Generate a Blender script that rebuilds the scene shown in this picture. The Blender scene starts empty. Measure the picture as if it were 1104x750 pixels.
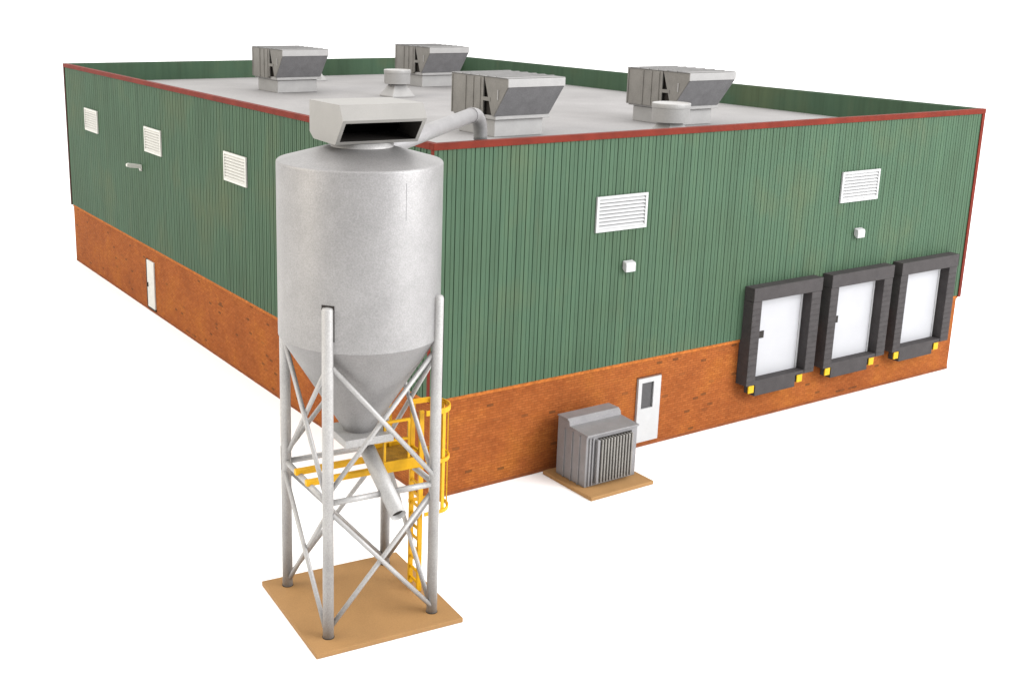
import bpy, bmesh, math, random
from mathutils import Vector, Matrix
random.seed(7)
scene = bpy.context.scene
COL = scene.collection

# ------------------------------------------------------------------ camera
cam_data = bpy.data.cameras.new('camera')
cam = bpy.data.objects.new('camera', cam_data)
COL.objects.link(cam)
YAW, PITCH, ROLL = 0.999912583, -0.250579960, 0.0185430517
fwd = Vector((math.cos(PITCH)*math.cos(YAW), math.cos(PITCH)*math.sin(YAW), math.sin(PITCH)))
rt0 = Vector((math.sin(YAW), -math.cos(YAW), 0))
up0 = rt0.cross(fwd)
rt = rt0*math.cos(ROLL) + up0*math.sin(ROLL)
up = -rt0*math.sin(ROLL) + up0*math.cos(ROLL)
M = Matrix((rt, up, -fwd)).transposed().to_4x4()
M.translation = Vector((-17.1592932, -26.4007853, 14.545589))
cam.matrix_world = M
cam_data.sensor_fit = 'HORIZONTAL'
cam_data.sensor_width = 36.0
cam_data.lens = 36.0*1250.37932/1104
cam_data.shift_x = (552-458.9037)/1104
cam_data.shift_y = (310.2055-375)/1104
cam_data.clip_end = 20000
scene.camera = cam

# ------------------------------------------------------------------ world (white studio) and lamps
W_STRENGTH = 1.75
world = bpy.data.worlds.new('World'); scene.world = world
world.use_nodes = True
wn = world.node_tree; wn.nodes.clear()
w_out = wn.nodes.new('ShaderNodeOutputWorld')
w_bg = wn.nodes.new('ShaderNodeBackground')
w_bg.inputs['Color'].default_value = (1, 0.99, 0.98, 1)
w_bg.inputs['Strength'].default_value = W_STRENGTH
# the studio is darker on the photographer's side of the table
w_tc = wn.nodes.new('ShaderNodeTexCoord')
w_dot = wn.nodes.new('ShaderNodeVectorMath'); w_dot.operation = 'DOT_PRODUCT'
w_dot.inputs[1].default_value = Vector((-0.54, -0.84, 0.10)).normalized()
wn.links.new(w_tc.outputs['Generated'], w_dot.inputs[0])
w_ramp = wn.nodes.new('ShaderNodeValToRGB')
w_ramp.color_ramp.elements[0].position = 0.55; w_ramp.color_ramp.elements[0].color = (1, 0.99, 0.98, 1)
w_ramp.color_ramp.elements[1].position = 0.95; w_ramp.color_ramp.elements[1].color = (0.38, 0.38, 0.38, 1)
wn.links.new(w_dot.outputs['Value'], w_ramp.inputs['Fac'])
# and brighter overhead, added to whiten the ground
w_sep = wn.nodes.new('ShaderNodeSeparateXYZ')
wn.links.new(w_tc.outputs['Generated'], w_sep.inputs[0])
w_top = wn.nodes.new('ShaderNodeValToRGB')
w_top.color_ramp.elements[0].position = 0.15; w_top.color_ramp.elements[0].color = (0.62, 0.62, 0.62, 1)
w_top.color_ramp.elements[1].position = 0.85; w_top.color_ramp.elements[1].color = (1, 1, 1, 1)
wn.links.new(w_sep.outputs['Z'], w_top.inputs['Fac'])
w_mul = wn.nodes.new('ShaderNodeMix'); w_mul.data_type = 'RGBA'; w_mul.blend_type = 'MULTIPLY'
w_mul.inputs[0].default_value = 1.0
wn.links.new(w_ramp.outputs['Color'], w_mul.inputs[6]); wn.links.new(w_top.outputs['Color'], w_mul.inputs[7])
wn.links.new(w_mul.outputs[2], w_bg.inputs['Color'])
wn.links.new(w_bg.outputs[0], w_out.inputs[0])

def softbox(name, loc, target, sx, sy, power, color):
    d = bpy.data.lights.new(name, 'AREA'); d.shape = 'RECTANGLE'
    d.size = sx; d.size_y = sy; d.energy = power; d.color = color
    o = bpy.data.objects.new(name, d); COL.objects.link(o)
    o.location = loc
    o.rotation_euler = (Vector(target)-Vector(loc)).to_track_quat('-Z', 'Y').to_euler()
    return o
softbox('key_softbox', (34, -48, 30), (6, 0, 5), 36, 34, 35500, (0.97, 0.98, 1.0))
softbox('high_ground_fill', (-50, 24, 40), (-6, 14, 2), 26, 26, 8500, (1.0, 0.91, 0.74))  # unseen lamp, set high on the left to whiten the ground
softbox('low_fill_softbox', (-56, 4, 17), (-4, 2, 6), 12, 24, 3200, (1.0, 0.87, 0.66))

scene.view_settings.view_transform = 'Standard'
scene.view_settings.look = 'None'
scene.view_settings.exposure = 0.42
scene.view_settings.gamma = 1

# ------------------------------------------------------------------ dimensions
W, L, H, HB, ZR = 25.254, 35.716, 10.5, 3.10, 9.574     # front length, side length, height, brick height, roof deck
T = 0.26                                                # wall thickness

# ------------------------------------------------------------------ materials
def new_mat(name):
    m = bpy.data.materials.new(name); m.use_nodes = True
    nt = m.node_tree
    return m, nt, nt.nodes['Principled BSDF']

def ramp(nt, fac, stops):
    r = nt.nodes.new('ShaderNodeValToRGB')
    while len(r.color_ramp.elements) < len(stops):
        r.color_ramp.elements.new(0.5)
    for e, (p, c) in zip(r.color_ramp.elements, stops):
        e.position = p; e.color = (*c, 1)
    nt.links.new(fac, r.inputs['Fac'])
    return r.outputs['Color']

def noise(nt, vec, scale, detail=4, rough=0.6):
    n = nt.nodes.new('ShaderNodeTexNoise')
    n.inputs['Scale'].default_value = scale
    n.inputs['Detail'].default_value = detail
    n.inputs['Roughness'].default_value = rough
    nt.links.new(vec, n.inputs['Vector'])
    return n.outputs['Fac']

def mapped(nt, scale=(1, 1, 1)):
    tc = nt.nodes.new('ShaderNodeTexCoord')
    mp = nt.nodes.new('ShaderNodeMapping')
    mp.inputs['Scale'].default_value = scale
    nt.links.new(tc.outputs['Object'], mp.inputs['Vector'])
    return mp.outputs['Vector']

def mix(nt, a, b, fac, mode='MIX'):
    n = nt.nodes.new('ShaderNodeMix'); n.data_type = 'RGBA'; n.blend_type = mode
    def setin(idx, v):
        if isinstance(v, (tuple, list)): n.inputs[idx].default_value = (*v, 1)
        else: nt.links.new(v, n.inputs[idx])
    if isinstance(fac, (int, float)): n.inputs[0].default_value = fac
    else: nt.links.new(fac, n.inputs[0])
    setin(6, a); setin(7, b)
    return n.outputs[2]

def bump(nt, b, h, strength, dist):
    n = nt.nodes.new('ShaderNodeBump')
    n.inputs['Strength'].default_value = strength
    n.inputs['Distance'].default_value = dist
    nt.links.new(h, n.inputs['Height'])
    nt.links.new(n.outputs[0], b.inputs['Normal'])

PAINT = 0.88                                             # all paints a little darker: the model is photographed high key
def paint(name, c, rough=0.5, metal=0.0, var=0.12, scale=3.0, grain=0.0, gscale=60, stretch=(1, 1, 1), grain_bump=0.0, spec=0.5):
    """plain painted surface with soft uneven wear and optional fine grain"""
    m, nt, b = new_mat(name)
    c = tuple(x*PAINT for x in c)
    v = mapped(nt, stretch)
    n = noise(nt, v, scale, 6, 0.65)
    col = ramp(nt, n, [(0.30, tuple(x*(1-var) for x in c)), (0.70, tuple(min(1, x*(1+var)) for x in c))])
    if grain:
        g = noise(nt, v, gscale, 2, 0.5)
        gc = ramp(nt, g, [(0.32, (1-grain,)*3), (0.68, (1+grain,)*3)])
        col = mix(nt, col, gc, 1.0, 'MULTIPLY')
        if grain_bump: bump(nt, b, g, grain_bump, 0.02)
    nt.links.new(col, b.inputs['Base Color'])
    b.inputs['Roughness'].default_value = rough
    b.inputs['Metallic'].default_value = metal
    b.inputs['Specular IOR Level'].default_value = spec
    return m

def mat_cladding():
    m, nt, b = new_mat('green_sheet_metal')
    v = mapped(nt)
    big = noise(nt, v, 0.22, 4, 0.6)
    col = ramp(nt, big, [(0.30, (0.046, 0.082, 0.047)), (0.52, (0.048, 0.090, 0.054)), (0.72, (0.066, 0.094, 0.051))])
    vs = mapped(nt, (1, 1, 0.06))
    st = noise(nt, vs, 2.6, 5, 0.7)
    stc = ramp(nt, st, [(0.25, (0.72, 0.70, 0.66)), (0.5, (1, 1, 1)), (0.78, (1.28, 1.22, 1.16))])
    col = mix(nt, col, stc, 0.8, 'MULTIPLY')
    br = noise(nt, mapped(nt, (1, 1, 0.25)), 0.9, 5, 0.7)
    brf = ramp(nt, br, [(0.58, (0, 0, 0)), (0.75, (1, 1, 1))])
    n = nt.nodes.new('ShaderNodeMath'); n.operation = 'MULTIPLY'; n.inputs[1].default_value = 0.22
    nt.links.new(brf, n.inputs[0])
    col = mix(nt, col, (0.105, 0.095, 0.055), n.outputs[0])
    nt.links.new(col, b.inputs['Base Color'])
    b.inputs['Roughness'].default_value = 0.62
    b.inputs['Specular IOR Level'].default_value = 0.15
    return m

def mat_brick():
    m, nt, b = new_mat('orange_brick')
    tc = nt.nodes.new('ShaderNodeTexCoord')
    sp = nt.nodes.new('ShaderNodeSeparateXYZ'); nt.links.new(tc.outputs['Object'], sp.inputs[0])
    ad = nt.nodes.new('ShaderNodeMath'); ad.operation = 'ADD'
    nt.links.new(sp.outputs[0], ad.inputs[0]); nt.links.new(sp.outputs[1], ad.inputs[1])
    cb = nt.nodes.new('ShaderNodeCombineXYZ')
    nt.links.new(ad.outputs[0], cb.inputs[0]); nt.links.new(sp.outputs[2], cb.inputs[1])
    bt = nt.nodes.new('ShaderNodeTexBrick')
    nt.links.new(cb.outputs[0], bt.inputs['Vector'])
    bt.inputs['Scale'].default_value = 1.0
    bt.inputs['Brick Width'].default_value = 0.24
    bt.inputs['Row Height'].default_value = 0.082
    bt.inputs['Mortar Size'].default_value = 0.011
    bt.inputs['Mortar Smooth'].default_value = 0.2
    bt.inputs['Bias'].default_value = -0.1
    bt.inputs['Color1'].default_value = (0.245, 0.069, 0.0155, 1)
    bt.inputs['Color2'].default_value = (0.296, 0.092, 0.0225, 1)
    bt.inputs['Mortar'].default_value = (0.200, 0.057, 0.0145, 1)
    col = bt.outputs['Color']
    # odd burnt bricks: same bond, one random value per brick
    b2 = nt.nodes.new('ShaderNodeTexBrick')
    nt.links.new(cb.outputs[0], b2.inputs['Vector'])
    for k in ('Scale', 'Brick Width', 'Row Height'):
        b2.inputs[k].default_value = bt.inputs[k].default_value
    b2.inputs['Mortar Size'].default_value = 0.0
    b2.inputs['Color1'].default_value = (0, 0, 0, 1); b2.inputs['Color2'].default_value = (1, 1, 1, 1)
    odd = ramp(nt, b2.outputs['Color'], [(0.982, (0, 0, 0)), (0.99, (1, 1, 1))])
    mo = nt.nodes.new('ShaderNodeMath'); mo.operation = 'MULTIPLY'; mo.inputs[1].default_value = 0.65
    nt.links.new(odd, mo.inputs[0])
    col = mix(nt, col, (0.050, 0.024, 0.010), mo.outputs[0])
    v = mapped(nt)
    big = noise(nt, v, 0.55, 5, 0.65)
    bc = ramp(nt, big, [(0.30, (0.80, 0.76, 0.84)), (0.5, (1.0, 1.0, 1.05)), (0.70, (1.15, 1.26, 1.05))])
    col = mix(nt, col, bc, 1.0, 'MULTIPLY')
    fine = noise(nt, v, 9, 4, 0.7)
    fc = ramp(nt, fine, [(0.3, (0.86, 0.86, 0.86)), (0.7, (1.12, 1.12, 1.12))])
    col = mix(nt, col, fc, 1.0, 'MULTIPLY')
    nt.links.new(col, b.inputs['Base Color'])
    b.inputs['Roughness'].default_value = 0.8
    b.inputs['Specular IOR Level'].default_value = 0.08
    inv = nt.nodes.new('ShaderNodeMath'); inv.operation = 'SUBTRACT'; inv.inputs[0].default_value = 1
    nt.links.new(bt.outputs['Fac'], inv.inputs[1])
    bump(nt, b, inv.outputs[0], 0.6, 0.012)
    return m

def mat_silver(name, c, grain=0.2, gscale=34, metal=0.55, rough=0.45):
    return paint(name, c, rough, metal, 0.10, 1.3, grain, gscale, (1, 1, 1), 0.15)

GREEN = mat_cladding()
BRICK = mat_brick()
RED = paint('red_oxide_trim', (0.138, 0.018, 0.009), 0.6, 0, 0.2, 1.5, spec=0.1)
DARKRED = paint('dark_red_trim', (0.060, 0.014, 0.010), 0.6, 0, 0.3, 2, spec=0.2)  # darker red, for the far left corner trim
ROOF = paint('grey_roof_felt', (0.285, 0.276, 0.274), 0.8, 0, 0.10, 0.35, 0.08, 14, spec=0.3)
WHITE = paint('white_paint', (0.44, 0.44, 0.44), 0.5, 0, 0.05, 2, spec=0.3)
DOORWHITE = paint('white_dock_door', (0.41, 0.41, 0.425), 0.5, 0, 0.03, 1, spec=0.3)
CREAM = paint('cream_white_paint', (0.56, 0.555, 0.52), 0.5, 0, 0.06, 3, spec=0.3)
RUBBER = paint('dark_grey_rubber', (0.042, 0.037, 0.037), 0.75, 0, 0.2, 2.2, 0.12, 20, spec=0.3)
YELLOW = paint('yellow_paint', (0.60, 0.315, 0.004), 0.5, 0, 0.15, 4, spec=0.25)
DECK = paint('worn_yellow_deck', (0.27, 0.130, 0.006), 0.6, 0, 0.25, 5, 0.25, 30, spec=0.2)
YELLOWBLOCK = paint('yellow_bumper_paint', (0.56, 0.345, 0.003), 0.5, 0, 0.08, 4, spec=0.25)
SILVER = mat_silver('silver_speckled_paint', (0.285, 0.278, 0.276), 0.11, 30, 0.58, 0.50)
DUCTGREY = paint('grey_duct_paint', (0.255, 0.248, 0.25), 0.5, 0.3, 0.08, 2.0, 0.06, 30)
SILVERLEG = mat_silver('silver_steel_tube', (0.375, 0.366, 0.358), 0.12, 34, 0.30, 0.5)
HOODPAINT = paint('pale_hood_paint', (0.248, 0.239, 0.224), 0.5, 0.15, 0.05, 1.5, 0.03, 40)
ZINC = paint('zinc_sheet', (0.225, 0.213, 0.196), 0.5, 0.30, 0.14, 1.6, 0.08, 22)
LIGHTZINC = paint('pale_zinc_sheet', (0.37, 0.362, 0.355), 0.5, 0.15, 0.08, 1.6, 0.05, 22)
LIDGREY = paint('dimmed_lid_sheet', (0.175, 0.170, 0.166), 0.5, 0.3, 0.14, 2.0, 0.08, 22)  # darker than the sides: weak light from above put into the colour
MESHGREY = paint('grey_intake_mesh', (0.190, 0.187, 0.192), 0.7, 0, 0.14, 2.0, 0.18, 36, spec=0.3)
STEELGREY = paint('grey_cooler_paint', (0.215, 0.208, 0.212), 0.5, 0.2, 0.12, 2.0, 0.06, 30)
BLACK = paint('mouth_shade_black', (0.003, 0.003, 0.003), 0.9, 0, 0.1, 2, spec=0.0)  # shade deep in the hood mouth put into the colour
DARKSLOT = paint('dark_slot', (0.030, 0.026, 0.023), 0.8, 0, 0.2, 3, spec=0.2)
GLASS = paint('dark_window_glass', (0.045, 0.044, 0.046), 0.2, 0, 0.15, 3)
TAN = paint('tan_fibreboard', (0.315, 0.175, 0.068), 0.75, 0, 0.08, 0.9, 0.06, 26, spec=0.25)
GROUNDM = paint('white_ground', (1.0, 1.0, 1.0), 0.9, 0, 0.003, 0.1, spec=0.0)

# ------------------------------------------------------------------ mesh helpers
def bm_new(): return bmesh.new()

def add_box(bm, x0, x1, y0, y1, z0, z1):
    vs = [bm.verts.new(p) for p in ((x0,y0,z0),(x1,y0,z0),(x1,y1,z0),(x0,y1,z0),(x0,y0,z1),(x1,y0,z1),(x1,y1,z1),(x0,y1,z1))]
    for f in ((0,3,2,1),(4,5,6,7),(0,1,5,4),(1,2,6,5),(2,3,7,6),(3,0,4,7)):
        bm.faces.new([vs[i] for i in f])
    return vs

def add_prism(bm, prof, axis, a, b):
    """closed profile of (p,q) pairs pushed along axis from a to b; x: (y,z)  y: (x,z)  z: (x,y)"""
    def pt(p, q, t):
        return {'x': (t, p, q), 'y': (p, t, q), 'z': (p, q, t)}[axis]
    A = [bm.verts.new(pt(p, q, a)) for p, q in prof]
    B = [bm.verts.new(pt(p, q, b)) for p, q in prof]
    n = len(prof)
    fs = [bm.faces.new(A), bm.faces.new(B)]
    for i in range(n):
        fs.append(bm.faces.new((A[i], A[(i+1) % n], B[(i+1) % n], B[i])))
    return fs

def add_lathe(bm, prof, seg=48, c=(0, 0), smooth=True):
    """(r,z) profile turned round a vertical axis; r=0 closes it"""
    rings = []
    for r, z in prof:
        if r < 1e-6: rings.append([bm.verts.new((c[0], c[1], z))])
        else: rings.append([bm.verts.new((c[0]+r*math.cos(2*math.pi*k/seg), c[1]+r*math.sin(2*math.pi*k/seg), z)) for k in range(seg)])
    for A, B in zip(rings, rings[1:]):
        for k in range(seg):
            k2 = (k+1) % seg
            if len(A) == 1 and len(B) == 1: continue
            if len(A) == 1: f = bm.faces.new((A[0], B[k], B[k2]))
            elif len(B) == 1: f = bm.faces.new((A[k], A[k2], B[0]))
            else: f = bm.faces.new((A[k], A[k2], B[k2], B[k]))
            f.smooth = smooth

def add_sweep(bm, pts, r, seg=14, closed=False, caps=True):
    """round tube along a polyline"""
    P = [Vector(p) for p in pts]; n = len(P); rings = []
    prev = None
    for i in range(n):
        if closed: d = (P[(i+1) % n]-P[i-1])
        elif i == 0: d = P[1]-P[0]
        elif i == n-1: d = P[-1]-P[-2]
        else: d = (P[i+1]-P[i]).normalized()+(P[i]-P[i-1]).normalized()
        d.normalize()
        if prev is None:
            a = Vector((0, 0, 1)) if abs(d.z) < 0.9 else Vector((1, 0, 0))
            x = d.cross(a).normalized()
        else:
            x = (prev - d*prev.dot(d)).normalized()
        prev = x; y = d.cross(x)
        rings.append([bm.verts.new(P[i]+x*(r*math.cos(2*math.pi*k/seg))+y*(r*math.sin(2*math.pi*k/seg))) for k in range(seg)])
    for i in range(n if closed else n-1):
        A, B = rings[i], rings[(i+1) % n]
        for k in range(seg):
            f = bm.faces.new((A[k], A[(k+1) % seg], B[(k+1) % seg], B[k])); f.smooth = True
    if caps and not closed:
        bm.faces.new(rings[0][::-1]); bm.faces.new(rings[-1])

def add_bar(bm, p0, p1, w, h, upv=(0, 0, 1)):
    """square bar between two points"""
    p0, p1 = Vector(p0), Vector(p1); d = (p1-p0).normalized()
    u = Vector(upv); x = d.cross(u).normalized(); y = x.cross(d)
    q = [(-w/2, -h/2), (w/2, -h/2), (w/2, h/2), (-w/2, h/2)]
    A = [bm.verts.new(p0+x*a+y*b) for a, b in q]; B = [bm.verts.new(p1+x*a+y*b) for a, b in q]
    bm.faces.new(A); bm.faces.new(B)
    for i in range(4): bm.faces.new((A[i], A[(i+1) % 4], B[(i+1) % 4], B[i]))

def obj(name, bm, mat, parent=None, bevel=0.0, mats=None, seg=2):
    bmesh.ops.recalc_face_normals(bm, faces=bm.faces)
    me = bpy.data.meshes.new(name); bm.to_mesh(me); bm.free()
    me.materials.append(mat)
    for m in (mats or []): me.materials.append(m)
    o = bpy.data.objects.new(name, me); COL.objects.link(o)
    if parent: o.parent = parent
    if bevel:
        b = o.modifiers.new('bevel', 'BEVEL'); b.width = bevel; b.segments = seg
        b.limit_method = 'ANGLE'; b.angle_limit = math.radians(40)
    return o

def thing(name, label, cat, loc=(0, 0, 0), rz=0.0, group=None):
    o = bpy.data.objects.new(name, None); COL.objects.link(o)
    o.empty_display_size = 0.3
    o.location = loc; o.rotation_euler = (0, 0, rz)
    o['label'] = label; o['category'] = cat
    if group: o['group'] = group
    return o

def tag(o, label, cat, group=None):
    o['label'] = label; o['category'] = cat
    if group: o['group'] = group

def copy_tree(o, parent=None):
    c = o.copy(); COL.objects.link(c); c.parent = parent
    for ch in list(o.children): copy_tree(ch, c)
    return c

def box_obj(name, mat, parent, x0, x1, y0, y1, z0, z1, bevel=0.0):
    bm = bm_new(); add_box(bm, x0, x1, y0, y1, z0, z1)
    return obj(name, bm, mat, parent, bevel)

# ------------------------------------------------------------------ setting
bm = bm_new()
S = 8000
bm.faces.new([bm.verts.new(p) for p in ((-S, -S, -0.004), (S, -S, -0.004), (S, S, -0.004), (-S, S, -0.004))])
g = obj('ground', bm, GROUNDM); g['kind'] = 'structure'

# ------------------------------------------------------------------ factory building
bld = thing('factory_building', 'flat roofed warehouse with ribbed green walls over orange brick, red roof edge, three dock doors', 'warehouse')

def rib_profile(length, k=1.0):
    """outline of the outside of the ribbed sheet: (distance along the wall, depth inwards)"""
    p = 0.31; pts = [(0, 0)]
    t = 0.10
    while t < length-0.12:
        pts += [(t, 0), (t+0.008, 0.030*k), (t+0.024*k, 0.030*k), (t+0.024*k+0.008, 0)]
        pts += [(t+0.165, 0), (t+0.175, 0.012), (t+0.190, 0.012), (t+0.200, 0)]
        t += p
    pts = [q for q in pts if q[0] < length-0.06]
    pts.append((length, 0))
    return pts

def cladding_wall(axis, length, outer, inner, sgn, a0):
    """one ribbed wall; axis 'x' runs along x (outer face at y=outer), 'y' along y (outer face at x=outer)"""
    bm = bm_new()
    outl = [(a0+s, outer+sgn*d) for s, d in rib_profile(length, 1.0 if axis == 'x' else 1.9)]
    outl += [(a0+length, inner), (a0, inner)]
    if axis == 'y': outl = [(b, a) for a, b in outl]
    A = [bm.verts.new((p, q, HB)) for p, q in outl]
    B = [bm.verts.new((p, q, H)) for p, q in outl]
    n = len(outl)
    for i in range(n):
        bm.faces.new((A[i], A[(i+1) % n], B[(i+1) % n], B[i]))
    for V in (A, B):
        f = bm.faces.new(V)
    bmesh.ops.triangulate(bm, faces=[f for f in bm.faces if len(f.verts) > 4])
    return obj('wall_cladding', bm, GREEN, bld)

cladding_wall('x', W, 0.0, T, 1, 0.0)                      # front, with the docks
cladding_wall('y', L-2*T, 0.0, T, 1, T)                    # long side
cladding_wall('x', W, L, L-T, -1, 0.0)
cladding_wall('y', L-2*T, W, W-T, -1, T)

# brick base, set back a little behind the sheeting
R = 0.07
bm = bm_new()
bt = 0.3
add_box(bm, R, W-R, R, R+bt, 0, HB-0.003)
add_box(bm, R, R+bt, R+bt, L-R-bt, 0, HB-0.003)
add_box(bm, R, W-R, L-R-bt, L-R, 0, HB-0.003)
add_box(bm, W-R-bt, W-R, R+bt, L-R-bt, 0, HB-0.003)
obj('brick_wall', bm, BRICK, bld)
# ledge course under the sheeting
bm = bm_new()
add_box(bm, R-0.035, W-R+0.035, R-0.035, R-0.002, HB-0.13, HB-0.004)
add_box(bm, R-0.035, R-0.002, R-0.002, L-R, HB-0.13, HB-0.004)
obj('brick_ledge', bm, paint('lit_brick_ledge', (0.37, 0.115, 0.024), 0.8, 0, 0.2, 4, 0.2, 12, spec=0.1), bld, 0.008)  # paler than the wall: light caught by the ledge put into the colour
bm = bm_new()
add_box(bm, R-0.012, W-R+0.012, R-0.012, R-0.002, 0.0, 0.10)
add_box(bm, R-0.012, R-0.002, R-0.002, L-R, 0.0, 0.10)
obj('base_strip', bm, paint('brown_base_strip', (0.215, 0.068, 0.024), 0.8, 0, 0.25, 2, 0.1, 12, spec=0.1), bld)
# roof deck
box_obj('roof', ROOF, bld, T+0.002, W-T-0.002, T+0.002, L-T-0.002, ZR-0.25, ZR)

# red edge trim along the two near walls: an angle that laps over the top and the face
bm = bm_new()
prof = [(-0.05, H+0.03), (T*0.62, H+0.03), (T*0.62, H+0.002), (-0.004, H+0.002), (-0.004, H-0.16), (-0.05, H-0.16)]
add_prism(bm, prof, 'x', -0.05, W+0.05)
add_box(bm, -0.05, -0.004, -0.003, T*0.62, H-0.16, H+0.001)
obj('roof_trim', bm, RED, bld, 0.012)
bm = bm_new()
add_prism(bm, prof, 'y', T*0.62+0.003, L+0.05)
obj('roof_trim', bm, RED, bld, 0.012)
bm = bm_new()
add_box(bm, -0.03, W+0.03, L-0.16, L+0.03, H+0.002, H+0.03)
obj('parapet_cap', bm, GREEN, bld)
bm = bm_new()
add_box(bm, W-0.16, W+0.03, T*0.62+0.01, L-0.17, H+0.002, H+0.03)
obj('parapet_cap', bm, GREEN, bld)

# upright corner trims
def corner(x, y, sx, sy, mat, w=0.13, z0=HB-0.05, z1=H-0.165):
    bm = bm_new()
    t = 0.04; e = 0.004
    # leg on the y-face and leg on the x-face
    add_box(bm, min(x-sx*e, x+sx*w), max(x-sx*e, x+sx*w), min(y-sy*e, y-sy*(e+t)), max(y-sy*e, y-sy*(e+t)), z0, z1)
    add_box(bm, min(x-sx*e, x-sx*(e+t)), max(x-sx*e, x-sx*(e+t)), min(y-sy*(e+t), y+sy*w), max(y-sy*(e+t), y+sy*w), z0, z1)
    return obj('corner_trim', bm, mat, bld, 0.008)
box_obj('corner_trim', RED, bld, -0.045, -0.004, -0.004, 0.11, HB-0.05, H-0.165, 0.006)
corner(W, 0, -1, 1, RED)
corner(0, L, 1, -1, DARKRED)

# louvred wall vents
def vent(axis, a, zc):
    w, h = 2.06, 1.10
    bm = bm_new()
    fr = 0.09; d = 0.07
    def bx(a0, a1, d0, d1, z0, z1):
        if axis == 'x': add_box(bm, a0, a1, -d1, -d0, z0, z1)
        else: add_box(bm, -d1, -d0, a0, a1, z0, z1)
    bx(a, a+w, 0.004, d, zc+h/2-fr, zc+h/2); bx(a, a+w, 0.004, d, zc-h/2, zc-h/2+fr)
    bx(a, a+fr, 0.004, d, zc-h/2+fr, zc+h/2-fr); bx(a+w-fr, a+w, 0.004, d, zc-h/2+fr, zc+h/2-fr)
    bx(a+fr, a+w-fr, 0.003, 0.006, zc-h/2+fr, zc+h/2-fr)
    bm.faces.ensure_lookup_table()
    for fc in list(bm.faces)[-6:]: fc.material_index = 1
    f = obj('wall_vent', bm, CREAM if axis == 'y' else WHITE, bld, 0.01, [DARKSLOT])
    bm = bm_new()
    n = 8; z0 = zc-h/2+fr; p = (h-2*fr)/n
    for k in range(n):
        zb = z0+k*p+0.008
        prof = [(-0.012, zb+p*0.66), (-0.012, zb+p*0.76), (-0.066, zb+p*0.10), (-0.066, zb)]
        if axis == 'x': add_prism(bm, prof, 'x', a+fr+0.002, a+w-fr-0.002)
        else: add_prism(bm, prof, 'y', a+fr+0.002, a+w-fr-0.002)
    obj('louvre', bm, CREAM if axis == 'y' else WHITE, f)
    return f
for a in (5.87, 17.19): vent('x', a, 8.05)
for a in (12.50, 21.40, 30.26): vent('y', a, 8.0)

# wall lamps
def lamp(x):
    bm = bm_new()
    add_prism(bm, [(-0.004, 6.50), (-0.18, 6.45), (-0.20, 6.38), (-0.20, 6.15), (-0.13, 6.15), (-0.004, 6.24)], 'x', x+0.02, x+0.42)
    return obj('wall_lamp', bm, WHITE, bld, 0.025)
lamp(7.06); lamp(18.18)
bm = bm_new()
add_prism(bm, [(-0.004, 6.75), (-0.60, 6.86), (-0.70, 6.83), (-0.70, 6.71), (-0.56, 6.66), (-0.12, 6.60), (-0.09, 6.48), (-0.004, 6.46)], 'y', 24.04, 24.20)
obj('wall_lamp', bm, CREAM, bld, 0.02)

# personnel doors
def front_door():
    x0, x1, z0, z1 = 8.10, 9.10, 0.20, 2.42
    y = R
    bm = bm_new(); e = 0.002
    fw = 0.035
    add_box(bm, x1, x1+fw, y-0.05, y-e, z0-0.02, z1+fw)
    add_box(bm, x0, x1, y-0.05, y-e, z1, z1+fw)
    fr = obj('door_frame', bm, paint('brown_door_frame', (0.13, 0.045, 0.018), 0.7), bld)
    bm = bm_new()
    wx0, wx1, wz0, wz1 = x0+0.16, x1-0.32, 1.36, 2.26
    add_box(bm, x0+0.004, wx0, y-0.09, y-e, z0, z1-0.004)
    add_box(bm, wx1, x1-0.004, y-0.09, y-e, z0, z1-0.004)
    add_box(bm, wx0, wx1, y-0.09, y-e, z0, wz0)
    add_box(bm, wx0, wx1, y-0.09, y-e, wz1, z1-0.004)
    bmesh.ops.remove_doubles(bm, verts=bm.verts, dist=0.0005)
    d = obj('door', bm, WHITE, bld)
    box_obj('window_pane', GLASS, d, wx0-0.0, wx1, y-0.035, y-0.004, wz0, wz1)
front_door()
def side_door():
    y0, y1, z0, z1 = 23.12, 24.02, 0.22, 2.42
    x = R; e = 0.002
    d = box_obj('door', CREAM, bld, x-0.07, x-e, y0, y1, z0, z1, 0.01)
    bm = bm_new()
    add_box(bm, x-0.06, x-e, y1+0.003, y1+0.13, z0-0.06, z1+0.02)
    add_box(bm, x-0.045, x-e, y0-0.02, y1+0.003, z0-0.10, z0-0.006)
    obj('door_frame', bm, DARKSLOT, bld)
    box_obj('door_handle', DARKSLOT, d, x-0.13, x-0.068, y1-0.14, y1-0.06, 1.16, 1.36, 0.01)
side_door()

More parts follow.
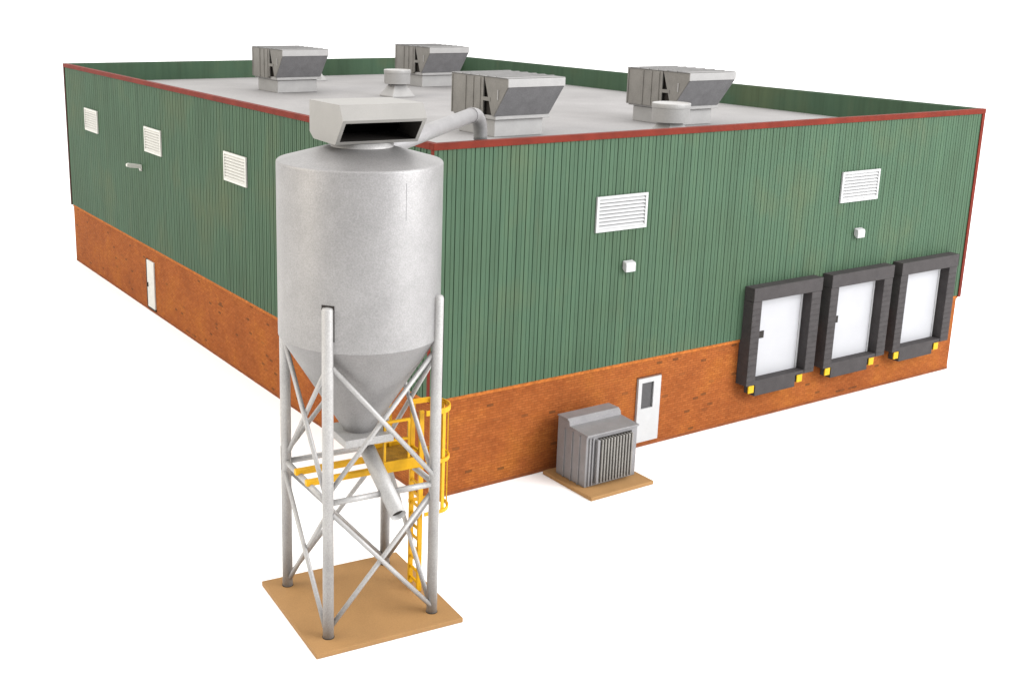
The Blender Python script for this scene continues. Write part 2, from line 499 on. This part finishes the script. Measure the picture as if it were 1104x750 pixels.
# loading dock shelters
def dock(x0, wx):
    x1 = x0+3.49; F = -0.42; zt = 4.99; zb = 1.49; jl = 0.44; jr = 0.50; hd = 0.48
    bm = bm_new(); e = -0.006
    add_box(bm, x0, x1, F-0.02, e, zt-hd, zt)                              # header
    add_box(bm, x0+0.006, x0+jl, F, R-0.004, zb, zt-hd-0.008)             # jambs, with pleats across
    add_box(bm, x1-jr, x1-0.006, F, R-0.004, zb, zt-hd-0.008)
    for k in range(14):
        z = zb+0.12+k*0.20
        add_box(bm, x0+0.03, x0+jl-0.02, F-0.018, F+0.01, z, z+0.03)
        add_box(bm, x1-jr+0.02, x1-0.03, F-0.018, F+0.01, z, z+0.03)
    s = obj('dock_shelter', bm, RUBBER, bld, 0.012)
    bm = bm_new()                                                          # the door fills the opening
    add_box(bm, x0+jl+0.003, x1-jr-0.003, -0.045, R-0.004, zb-0.02, zt-hd-0.002)
    d = obj('dock_door', bm, DOORWHITE, s)
    bm = bm_new()
    ax, bx_ = x0+jl+0.08, x1-jr-0.12
    add_box(bm, bx_, bx_+0.05, -0.075, -0.047, zb+0.05, zt-hd-0.05)
    add_box(bm, ax, bx_, -0.075, -0.047, zb+0.05, zb+0.10)
    obj('door_rail', bm, WHITE, s, 0.006)
    box_obj('door_window', DARKSLOT, s, x0+jl+0.38+wx, x0+jl+0.64+wx, -0.062, -0.047, 3.02, 3.28)
    bm = bm_new()
    add_prism(bm, [(x0+jl+0.05, 1.06), (x1-jr-0.44, 1.06), (x1-jr-0.44, zb-0.004), (x1-jr-0.006, zb-0.004), (x1-jr-0.006, 1.62), (x0+jl+0.006, 1.62), (x0+jl+0.006, zb-0.03), (x0+jl+0.05, zb-0.03)], 'y', F+0.02, R-0.004)
    obj('dock_leveller', bm, RUBBER, s, 0.012)
    for bx0 in (x0+0.15, x1-jr-0.35):
        bp = box_obj('bumper', RUBBER, s, bx0+0.01, bx0+0.27, F+0.06, F+0.22, 1.21, 1.47, 0.01)
        box_obj('bumper_face', YELLOWBLOCK, s, bx0, bx0+0.28, F+0.01, F+0.055, 1.20, 1.475, 0.015)
    return s
for x0, wx in ((12.75, 0.0), (16.75, -0.06), (20.72, -0.18)): dock(x0, wx)

# ------------------------------------------------------------------ rooftop units
def rooftop_unit(label, x, y):
    t = thing('rooftop_unit', label, 'air handler', (x, y, ZR+0.003), 0, 'boxy air handling units on the roof')
    # local: x to the right, y to the back, front left corner of the curb at the origin
    bm = bm_new(); add_box(bm, 0, 2.14, 0, 2.25, 0, 0.60)
    obj('curb', bm, LIGHTZINC, t, 0.015)
    bm = bm_new(); add_box(bm, -0.12, 2.30, -0.20, 2.42, 0.62, 0.76)
    obj('flange', bm, LIGHTZINC, t, 0.015)
    X0, X1, Z0, Z1 = -0.22, 2.26, 0.765, 2.09
    bm = bm_new()
    add_box(bm, X0, X1, 0.56, 2.46, Z0-0.08, Z1)
    # raised seams down both sides
    for yy in (0.60, 1.02, 1.50, 2.36):
        for xx, sg in ((X0, -1), (X1, 1)):
            add_box(bm, min(xx, xx+sg*0.025), max(xx, xx+sg*0.025), yy, yy+0.05, Z0-0.06, Z1-0.03)
    obj('cabinet', bm, ZINC, t, 0.01)
    bm = bm_new()                                         # lid with sheet seams
    add_box(bm, X0-0.02, X1+0.02, -1.0, 2.48, Z1+0.004, Z1+0.03)
    for k in range(6):
        yy = 2.2-k*0.52
        add_box(bm, X0-0.02, X1+0.02, yy, yy+0.07, Z1+0.02, Z1+0.055)
    obj('lid', bm, LIDGREY, t)
    # front intake hood: V shaped cheeks, white lip, sloping mesh
    hood = [(0.43, Z1), (-1.0, Z1), (-1.0, Z1-0.27), (-0.20, Z0+0.0), (-0.06, Z0+0.0)]
    bm = bm_new(); add_prism(bm, hood, 'x', X0+0.02, X1-0.02)
    h = obj('intake_hood', bm, ZINC, t, 0.008)
    bm = bm_new(); add_box(bm, X0, X1, -1.045, -1.003, Z1-0.28, Z1+0.003)
    obj('hood_lip', bm, LIGHTZINC, h, 0.008)
    # mesh sheet laid on the slope
    a = Vector((0, -1.0, Z1-0.285)); c = Vector((0, -0.205, Z0+0.005))
    d = (c-a).normalized(); n = Vector((0, -d.z, d.y)); n = -n if n.y > 0 else n
    bm = bm_new()
    q = [a+n*0.004, c+n*0.004, c+n*0.022, a+n*0.022]
    add_prism(bm, [(p.y, p.z) for p in q], 'x', X0+0.03, X1-0.03)
    obj('intake_mesh', bm, MESHGREY, h)
    bm = bm_new()                                         # dark plenum behind the cheeks
    add_box(bm, X0+0.16, X1-0.16, 0.02, 0.555, Z0+0.002, Z1-0.01)
    obj('plenum', bm, DARKSLOT, t)
    for xx in (X0+0.005, X1-0.055):
        box_obj('hood_post', ZINC, t, xx, xx+0.05, 0.44, 0.558, Z0, Z1-0.005)
        box_obj('cross_rail', ZINC, t, xx, xx+0.05, 0.02, 0.438, Z0+0.50, Z0+0.63)
        box_obj('latch', LIGHTZINC, h, xx-0.008, xx+0.058, -0.46, -0.40, Z0+0.58, Z0+0.92)
    box_obj('access_panel', ZINC, t, X0+0.3, X1-0.3, 2.465, 2.50, Z0+0.1, Z1-0.15, 0.01)
    return t
u0 = rooftop_unit('nearest grey rooftop air handler, its curb right behind the bent silo pipe', 6.96, 6.86)
for lab, x, y in (('grey rooftop air handler at far left of roof with small vent peeping behind', 7.52, 25.72),
                  ('grey rooftop air handler standing just behind the mushroom vent on its pyramid base', 16.24, 26.32),
                  ('grey rooftop air handler partly hidden by the wide round vent drum', 15.62, 6.98)):
    c = copy_tree(u0); c.location = (x, y, ZR+0.003); c['label'] = lab

# ------------------------------------------------------------------ roof fans
def roof_fan(label, x, y, b=0.62, r=0.63, h=0.66, zb=0.62, rot=0.0):
    t = thing('roof_fan', label, 'roof vent', (x, y, ZR+0.003), rot, 'round fans on the roof')
    bm = bm_new()
    tp = b*0.50; zp = zb-0.05
    A = [bm.verts.new(p) for p in ((-b, -b, 0), (b, -b, 0), (b, b, 0), (-b, b, 0))]
    A2 = [bm.verts.new((v.co.x, v.co.y, 0.06)) for v in A]
    B = [bm.verts.new(p) for p in ((-tp, -tp, zp), (tp, -tp, zp), (tp, tp, zp), (-tp, tp, zp))]
    bm.faces.new(A); bm.faces.new(B)
    for P, Q in ((A, A2), (A2, B)):
        for i in range(4): bm.faces.new((P[i], P[(i+1) % 4], Q[(i+1) % 4], Q[i]))
    obj('pyramid_base', bm, LIGHTZINC, t, 0.012)
    bm = bm_new()
    add_lathe(bm, [(0, zp+0.003), (tp*0.9, zp+0.003), (tp*0.9, zb+0.02), (0, zb+0.02)], 32)
    obj('neck', bm, ZINC, t, 0.004)
    bm = bm_new()
    add_lathe(bm, [(0, zb+0.03), (r*0.93, zb+0.03), (r*0.985, zb-0.01), (r, zb+0.02), (r, zb+h*0.74), (r+0.018, zb+h*0.75), (r+0.018, zb+h-0.012), (r+0.005, zb+h), (r-0.03, zb+h), (r-0.04, zb+h-0.03), (0, zb+h+0.01)], 64, smooth=False)
    for f in bm.faces: f.smooth = abs(f.normal.z) < 0.3
    obj('drum', bm, LIGHTZINC, t, 0.006)
    return t
roof_fan('white mushroom vent on pyramid base in the open middle of the roof', 12.08, 22.0)
roof_fan('wide low round vent drum near the red front roof edge', 12.50, 3.87, 0.62, 0.66)
roof_fan('small vent almost hidden behind the far left air handler', 12.78, 32.4, 0.62, 0.60)

# ------------------------------------------------------------------ silo
SX, SY, SR = -4.57, -4.0, math.radians(-5.5)
board = box_obj('base_board', TAN, None, -1.86, 1.88, -1.92, 1.78, 0.0, 0.118, 0.012)
board.location = (SX, SY, 0.0); board.rotation_euler = (0, 0, SR)
tag(board, 'large square tan board under the four legs of the silver silo', 'base board')

silo = thing('storage_silo', 'tall speckled silver silo on four braced legs, a black mouthed hood on top', 'silo', (SX, SY, 0.121), SR)
Z = -0.121                                               # so that heights below are above the ground
RC = 1.86
bm = bm_new()
add_lathe(bm, [(RC, 6.93+Z), (RC, 10.84+Z), (RC-0.008, 10.875+Z), (RC-0.03, 10.895+Z)], 128)
add_lathe(bm, [(RC-0.03, 10.895+Z), (0.72, 11.20+Z), (0, 11.20+Z)], 128)
tank = obj('tank', bm, SILVER, silo)
# thin scratched seam down the tank, beside the middle
ang = math.radians(-82)
bm = bm_new()
c0 = Vector((math.cos(ang), math.sin(ang), 0)); tn = Vector((-math.sin(ang), math.cos(ang), 0))
w = 0.006
pts = [c0*(RC+0.002)+tn*w, c0*(RC+0.002)-tn*w, c0*(RC-0.01)-tn*w, c0*(RC-0.01)+tn*w]
add_prism(bm, [(p.x, p.y) for p in pts], 'z', 9.82+Z, 10.62+Z)
obj('seam', bm, MESHGREY, tank)
# the tank is notched round the near leg: a dark gap shows along it
bm = bm_new()
c0 = Vector((-1, -1, 0)).normalized(); tn = Vector((1, -1, 0)).normalized()
pts = [c0*1.80+tn*0.148, c0*1.863+tn*0.148, c0*1.863-tn*0.148, c0*1.80-tn*0.148]
add_prism(bm, [(p.x, p.y) for p in pts], 'z', 7.2+Z, 8.0+Z)
obj('leg_notch', bm, DARKSLOT, tank)
bm = bm_new()
add_lathe(bm, [(RC-0.006, 6.925+Z), (0.37, 4.57+Z), (0.37, 4.52+Z)], 96)
HOPPER = mat_silver('silver_hopper_paint', (0.232, 0.225, 0.223), 0.10, 30, 0.5, 0.5)
nt = HOPPER.node_tree; pb = nt.nodes['Principled BSDF']
old = pb.inputs['Base Color'].links[0].from_socket
spots = ramp(nt, noise(nt, mapped(nt), 6.0, 5, 0.7), [(0.60, (0, 0, 0)), (0.72, (1, 1, 1))])
tc = nt.nodes.new('ShaderNodeTexCoord'); sz = nt.nodes.new('ShaderNodeSeparateXYZ'); nt.links.new(tc.outputs['Object'], sz.inputs[0])
mr = nt.nodes.new('ShaderNodeMapRange'); nt.links.new(sz.outputs['Z'], mr.inputs['Value'])
mr.inputs['From Min'].default_value = 4.5; mr.inputs['From Max'].default_value = 5.1
mr.inputs['To Min'].default_value = 0.75; mr.inputs['To Max'].default_value = 0.0
mm = nt.nodes.new('ShaderNodeMath'); mm.operation = 'MULTIPLY'
nt.links.new(spots, mm.inputs[0]); nt.links.new(mr.outputs[0], mm.inputs[1])
nt.links.new(mix(nt, old, (0.06, 0.05, 0.04), mm.outputs[0]), pb.inputs['Base Color'])
obj('hopper', bm, HOPPER, silo)
bm = bm_new(); add_box(bm, -0.62, 0.60, -0.66, 0.56, 4.36+Z, 4.55+Z)
obj('outlet_flange', bm, SILVERLEG, silo, 0.015)
# spout with an open end
bm = bm_new()
a, b_ = Vector((0.09, 0.05, 4.30+Z)), Vector((0.12, -1.95, 3.13+Z))
add_sweep(bm, [a, b_], 0.188, 32, caps=False)
spout = obj('spout', bm, SILVERLEG, silo)
sm = spout.modifiers.new('wall', 'SOLIDIFY'); sm.thickness = 0.02; sm.offset = -1
bm = bm_new(); add_sweep(bm, [b_-(b_-a)*0.06, b_-(b_-a)*0.05], 0.166, 24)
obj('spout_plug', bm, DARKSLOT, spout)

# legs: tube with a domed foot collar and a slanting cut at the top
HL = 1.335; LR = 0.128
legs = {}
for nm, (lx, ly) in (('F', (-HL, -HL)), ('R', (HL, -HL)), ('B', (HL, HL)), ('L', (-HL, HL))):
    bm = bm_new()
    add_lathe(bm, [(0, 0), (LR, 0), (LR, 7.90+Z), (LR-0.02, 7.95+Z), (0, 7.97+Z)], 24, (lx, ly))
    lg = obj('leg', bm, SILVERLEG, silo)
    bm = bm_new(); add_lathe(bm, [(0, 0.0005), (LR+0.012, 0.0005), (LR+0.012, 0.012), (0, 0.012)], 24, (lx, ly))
    obj('foot_contact_shade', bm, DARKSLOT, lg)  # dark disc stands for the contact shade under the leg

# a narrow slot in the far left leg
bm = bm_new()
c0 = Vector((-0.99, 0.10, 0)); tn = Vector((0.10, 0.99, 0)); lc = Vector((-HL, HL, 0))
pts = [lc+c0*(LR-0.02)+tn*0.016, lc+c0*(LR+0.003)+tn*0.016, lc+c0*(LR+0.003)-tn*0.016, lc+c0*(LR-0.02)-tn*0.016]
add_prism(bm, [(p.x, p.y) for p in pts], 'z', 3.22+Z, 3.84+Z)
obj('leg_slot', bm, DARKSLOT, silo)

def brace_face(p, q, gap=None):
    """two X braces and a ring tube between two legs at p and q"""
    p, q = Vector(p), Vector(q); d = (q-p).normalized(); e = d*(LR*0.6)
    nrm = Vector((d.y, -d.x, 0))
    def pt(base, z, s, off): return (base.x+s.x+nrm.x*off, base.y+s.y+nrm.y*off, z+Z)
    for zt, zb in ((6.62, 3.70), (3.18, 0.34)):
        for s, off in ((0, 0.055), (1, -0.035)):
            bm = bm_new()
            A, B = (p, q) if s == 0 else (q, p)
            ea, eb = (e, -e) if s == 0 else (-e, e)
            add_sweep(bm, [pt(A, zt, ea, off), pt(B, zb, eb, off)], 0.057, 14)
            obj('brace', bm, SILVERLEG, silo)
    ends = [(pt(p, 3.43, e, 0.0), pt(q, 3.43, -e, 0.0))]
    if gap:                                              # the spout runs through this ring tube
        ends = [(ends[0][0], pt(p, 3.43, d*gap[0], 0.0)), (pt(p, 3.43, d*gap[1], 0.0), ends[0][1])]
    for m0, m1 in ends:
        bm = bm_new()
        add_sweep(bm, [m0, m1], 0.072, 14)
        obj('ring_tube', bm, SILVERLEG, silo)
brace_face((-HL, -HL, 0), (HL, -HL, 0), (HL+0.11-0.14, HL+0.11+0.12))
brace_face((HL, -HL, 0), (HL, HL, 0))
brace_face((HL, HL, 0), (-HL, HL, 0))
brace_face((-HL, HL, 0), (-HL, -HL, 0))

# yellow platform
bm = bm_new()
add_box(bm, 0.42, 1.41, -0.46, 0.62, 3.60+Z, 3.68+Z)
deck = obj('platform', bm, DECK, silo, 0.01)
box_obj('toe_board', YELLOW, deck, 0.42, 1.41, -0.50, -0.462, 3.50+Z, 3.78+Z, 0.006)
box_obj('toe_board', YELLOW, deck, 0.42, 1.41, 0.622, 0.66, 3.50+Z, 3.78+Z, 0.006)
for v in (-0.29, 0.40):
    box_obj('beam', YELLOW, deck, -1.46, 1.40, v-0.07, v+0.07, 3.46+Z, 3.597+Z, 0.012)
    box_obj('beam_clip', DARKSLOT, deck, -1.40, -1.26, v-0.045, v+0.045, 3.38+Z, 3.458+Z, 0.008)
def railing(v):
    bm = bm_new()
    for uu in (0.47, 1.10):
        add_box(bm, uu-0.028, uu+0.028, v-0.028, v+0.028, 3.69+Z, 4.72+Z)
    for z in (4.25, 4.72):
        add_box(bm, 0.44, 1.13, v-0.030, v+0.030, z+Z, z+0.055+Z)
    obj('railing', bm, YELLOW, deck)
railing(-0.43); railing(0.59)
# ladder and safety cage, outside the platform
LU = 1.49
lad = bpy.data.objects.new('ladder', None); COL.objects.link(lad); lad.parent = silo
for k in range(13):
    z = 0.28+k*0.29
    box_obj('rung', YELLOW, lad, LU-0.025, LU+0.025, -0.284, 0.124, z+Z, z+0.06+Z)
for v in (-0.32, 0.16):
    box_obj('rail', YELLOW, lad, LU-0.06, LU+0.06, v-0.035, v+0.035, 0.001, 4.86+Z, 0.008)
cage = bpy.data.objects.new('safety_cage', None); COL.objects.link(cage); cage.parent = silo
CV, CR, CU = -0.08, 0.42, LU+0.40
def hoop_path(z):
    P = [(LU+0.02, CV-CR)]
    P += [(CU+CR*math.cos(t), CV+CR*math.sin(t)) for t in [math.radians(-90+15*k) for k in range(13)]]
    P += [(LU+0.02, CV+CR)]
    return [(x, y, z) for x, y in P]
def strap(name, z, hgt, th=0.03):
    """flat strap bent to the hoop path"""
    bm = bm_new(); P = hoop_path(0); n = len(P)
    cx, cy = CU, CV
    rings = []
    for i, (x, y, _) in enumerate(P):
        if i == 0: nx, ny = 0, -1
        elif i == n-1: nx, ny = 0, 1
        else:
            nx, ny = x-cx, y-cy; l = math.hypot(nx, ny); nx, ny = nx/l, ny/l
        rings.append([bm.verts.new((x+nx*a, y+ny*a, z+b+Z)) for a, b in ((0, 0), (th, 0), (th, hgt), (0, hgt))])
    for A, B in zip(rings, rings[1:]):
        for k in range(4): bm.faces.new((A[k], A[(k+1) % 4], B[(k+1) % 4], B[k]))
    bm.faces.new(rings[0]); bm.faces.new(rings[-1])
    return obj(name, bm, YELLOW, cage, 0.005)
for z in (2.20, 3.52, 4.78): strap('hoop', z, 0.10 if z < 4 else 0.13, 0.035)
for deg in (-70, -28, 20, 62):
    t = math.radians(deg); bm = bm_new()
    r = CR-0.018; x, y = CU+r*math.cos(t), CV+r*math.sin(t)
    add_bar(bm, (x, y, 2.20+Z), (x, y, 4.87+Z), 0.10, 0.03, (math.cos(t), math.sin(t), 0))
    obj('cage_bar', bm, YELLOW, cage)

# hood on top
bm = bm_new()
add_lathe(bm, [(0.70, 11.10+Z), (0.70, 11.31+Z), (0, 11.31+Z)], 48, (0.05, 0))
obj('neck', bm, SILVERLEG, silo)
bm = bm_new()
hu = 0.985; HX = 0.13
prof = [(-0.86, 12.19+Z), (-1.06, 11.875+Z), (-0.62, 11.32+Z), (0.62, 11.32+Z), (0.86, 11.46+Z), (0.86, 12.16+Z)]
fs = add_prism(bm, prof, 'x', HX-hu, HX+hu)
bmesh.ops.recalc_face_normals(bm, faces=bm.faces)
bm.faces.ensure_lookup_table()
# the sloping mouth: inset and push in, inside coloured dark to stand for shade
mouth = [f for f in bm.faces if f.normal.y < -0.3 and f.normal.z < -0.3][0]
r = bmesh.ops.inset_region(bm, faces=[mouth], thickness=0.12, depth=0.0)
ex = bmesh.ops.extrude_discrete_faces(bm, faces=[mouth])
nf = ex['faces'][0]
d = Vector((0, 0.95, 0.06))
for v in nf.verts: v.co += d
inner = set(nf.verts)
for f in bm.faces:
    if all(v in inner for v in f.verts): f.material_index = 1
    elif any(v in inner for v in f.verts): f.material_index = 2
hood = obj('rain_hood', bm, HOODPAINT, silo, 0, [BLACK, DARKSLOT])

# duct from the silo hood over the roof edge
duct = thing('bent_duct', 'bent silver pipe leading from the silo top over the red corner to the roof', 'pipe', (2.22, 1.00, ZR+0.003))
o = Vector((2.22, 1.00, ZR+0.003))
pts = [Vector((0, 0, 0)), Vector((0, 0, 0.95))]
start = Vector((-3.85, -3.52, 10.97))-o
top = Vector((0, 0, 1.64)); d1 = (start-top).normalized(); 
p1 = top+Vector((0, 0, -0.80)); p2 = top+d1*0.90
bend = []
for k in range(15):
    t = k/14
    bend.append(p1*(1-t)**2+top*(2*t*(1-t))+p2*t*t)
bm = bm_new(); add_sweep(bm, [(0, 0, 0), p1], 0.185, 28)
obj('riser', bm, DUCTGREY, duct)
bm = bm_new(); add_sweep(bm, bend, 0.20, 28)
obj('elbow', bm, DUCTGREY, duct)
bm = bm_new(); add_sweep(bm, [p2, start], 0.205, 28)
obj('sloping_pipe', bm, DUCTGREY, duct)
bm = bm_new()
add_sweep(bm, [p2-d1*0.03, p2+d1*0.03], 0.222, 28)
obj('pipe_collar', bm, DUCTGREY, duct)

# ------------------------------------------------------------------ cooler beside the front door
pad = box_obj('base_board', TAN, None, 4.20, 6.68, -2.43, -0.10, 0.0, 0.118, 0.012)
tag(pad, 'small tan board under the grey ribbed cooler by the brick wall', 'base board')
cx0, cx1 = 4.46, 6.48
cool = thing('cooling_unit', 'grey metal cooler cabinet with stepped top and ribbed front beside the white door', 'cooling unit', ((cx0+cx1)/2, -1.1, 0.121))
def cbox(bm, x0, x1, y0, y1, z0, z1):
    X = (cx0+cx1)/2
    add_box(bm, x0-X, x1-X, y0+1.1, y1+1.1, z0-0.121, z1-0.121)
X = (cx0+cx1)/2
step = [(-1.78, 1.735), (-0.96, 1.79), (-0.925, 1.93), (-0.86, 1.985), (-0.42, 1.985)]
bm = bm_new()
add_prism(bm, [(a+1.1, b-0.121) for a, b in [(-0.42, 0.123), (-1.78, 0.123)]+step], 'x', cx0-X, cx1-X)
cab = obj('cabinet', bm, STEELGREY, cool, 0.012)
for y in (-0.80, -1.16, -1.50):                    # standing seams on the two ends
    for xa, xb in ((cx0-0.035, cx0-0.001), (cx1+0.001, cx1+0.035)):
        bm = bm_new(); cbox(bm, xa, xb, y, y+0.05, 0.125, 1.70)
        obj('standing_seam', bm, STEELGREY, cab, 0.006)
bm = bm_new()
low = [(-1.84, 1.745), (-0.965, 1.803), (-0.935, 1.94), (-0.865, 1.998), (-0.40, 1.998)]
hi = [(-0.40, 2.045), (-0.88, 2.045), (-0.975, 1.97), (-1.0, 1.85), (-1.84, 1.80)]
add_prism(bm, [(a+1.1, b-0.121) for a, b in low+hi], 'x', cx0-0.02-X, cx1+0.015-X)
obj('stepped_lid', bm, STEELGREY, cool, 0.008)
bm = bm_new()
for x in (4.56, 4.68):
    bm = bm_new(); cbox(bm, x, x+0.05, -1.83, -1.782, 0.16, 1.68)
    obj('front_stile', bm, STEELGREY, cool, 0.008)
bm = bm_new(); cbox(bm, 4.90, 6.24, -1.80, -1.782, 0.20, 1.64)
rad = obj('radiator', bm, DARKSLOT, cool)
bm = bm_new(); cbox(bm, 4.80, 4.895, -1.92, -1.782, 0.22, 1.62)
obj('radiator_header', bm, STEELGREY, rad, 0.015)
for k in range(11):
    bm = bm_new(); x = 4.945+k*0.118
    cbox(bm, x, x+0.058, -1.95, -1.802, 0.24, 1.62)
    obj('fin', bm, ZINC, rad, 0.012)
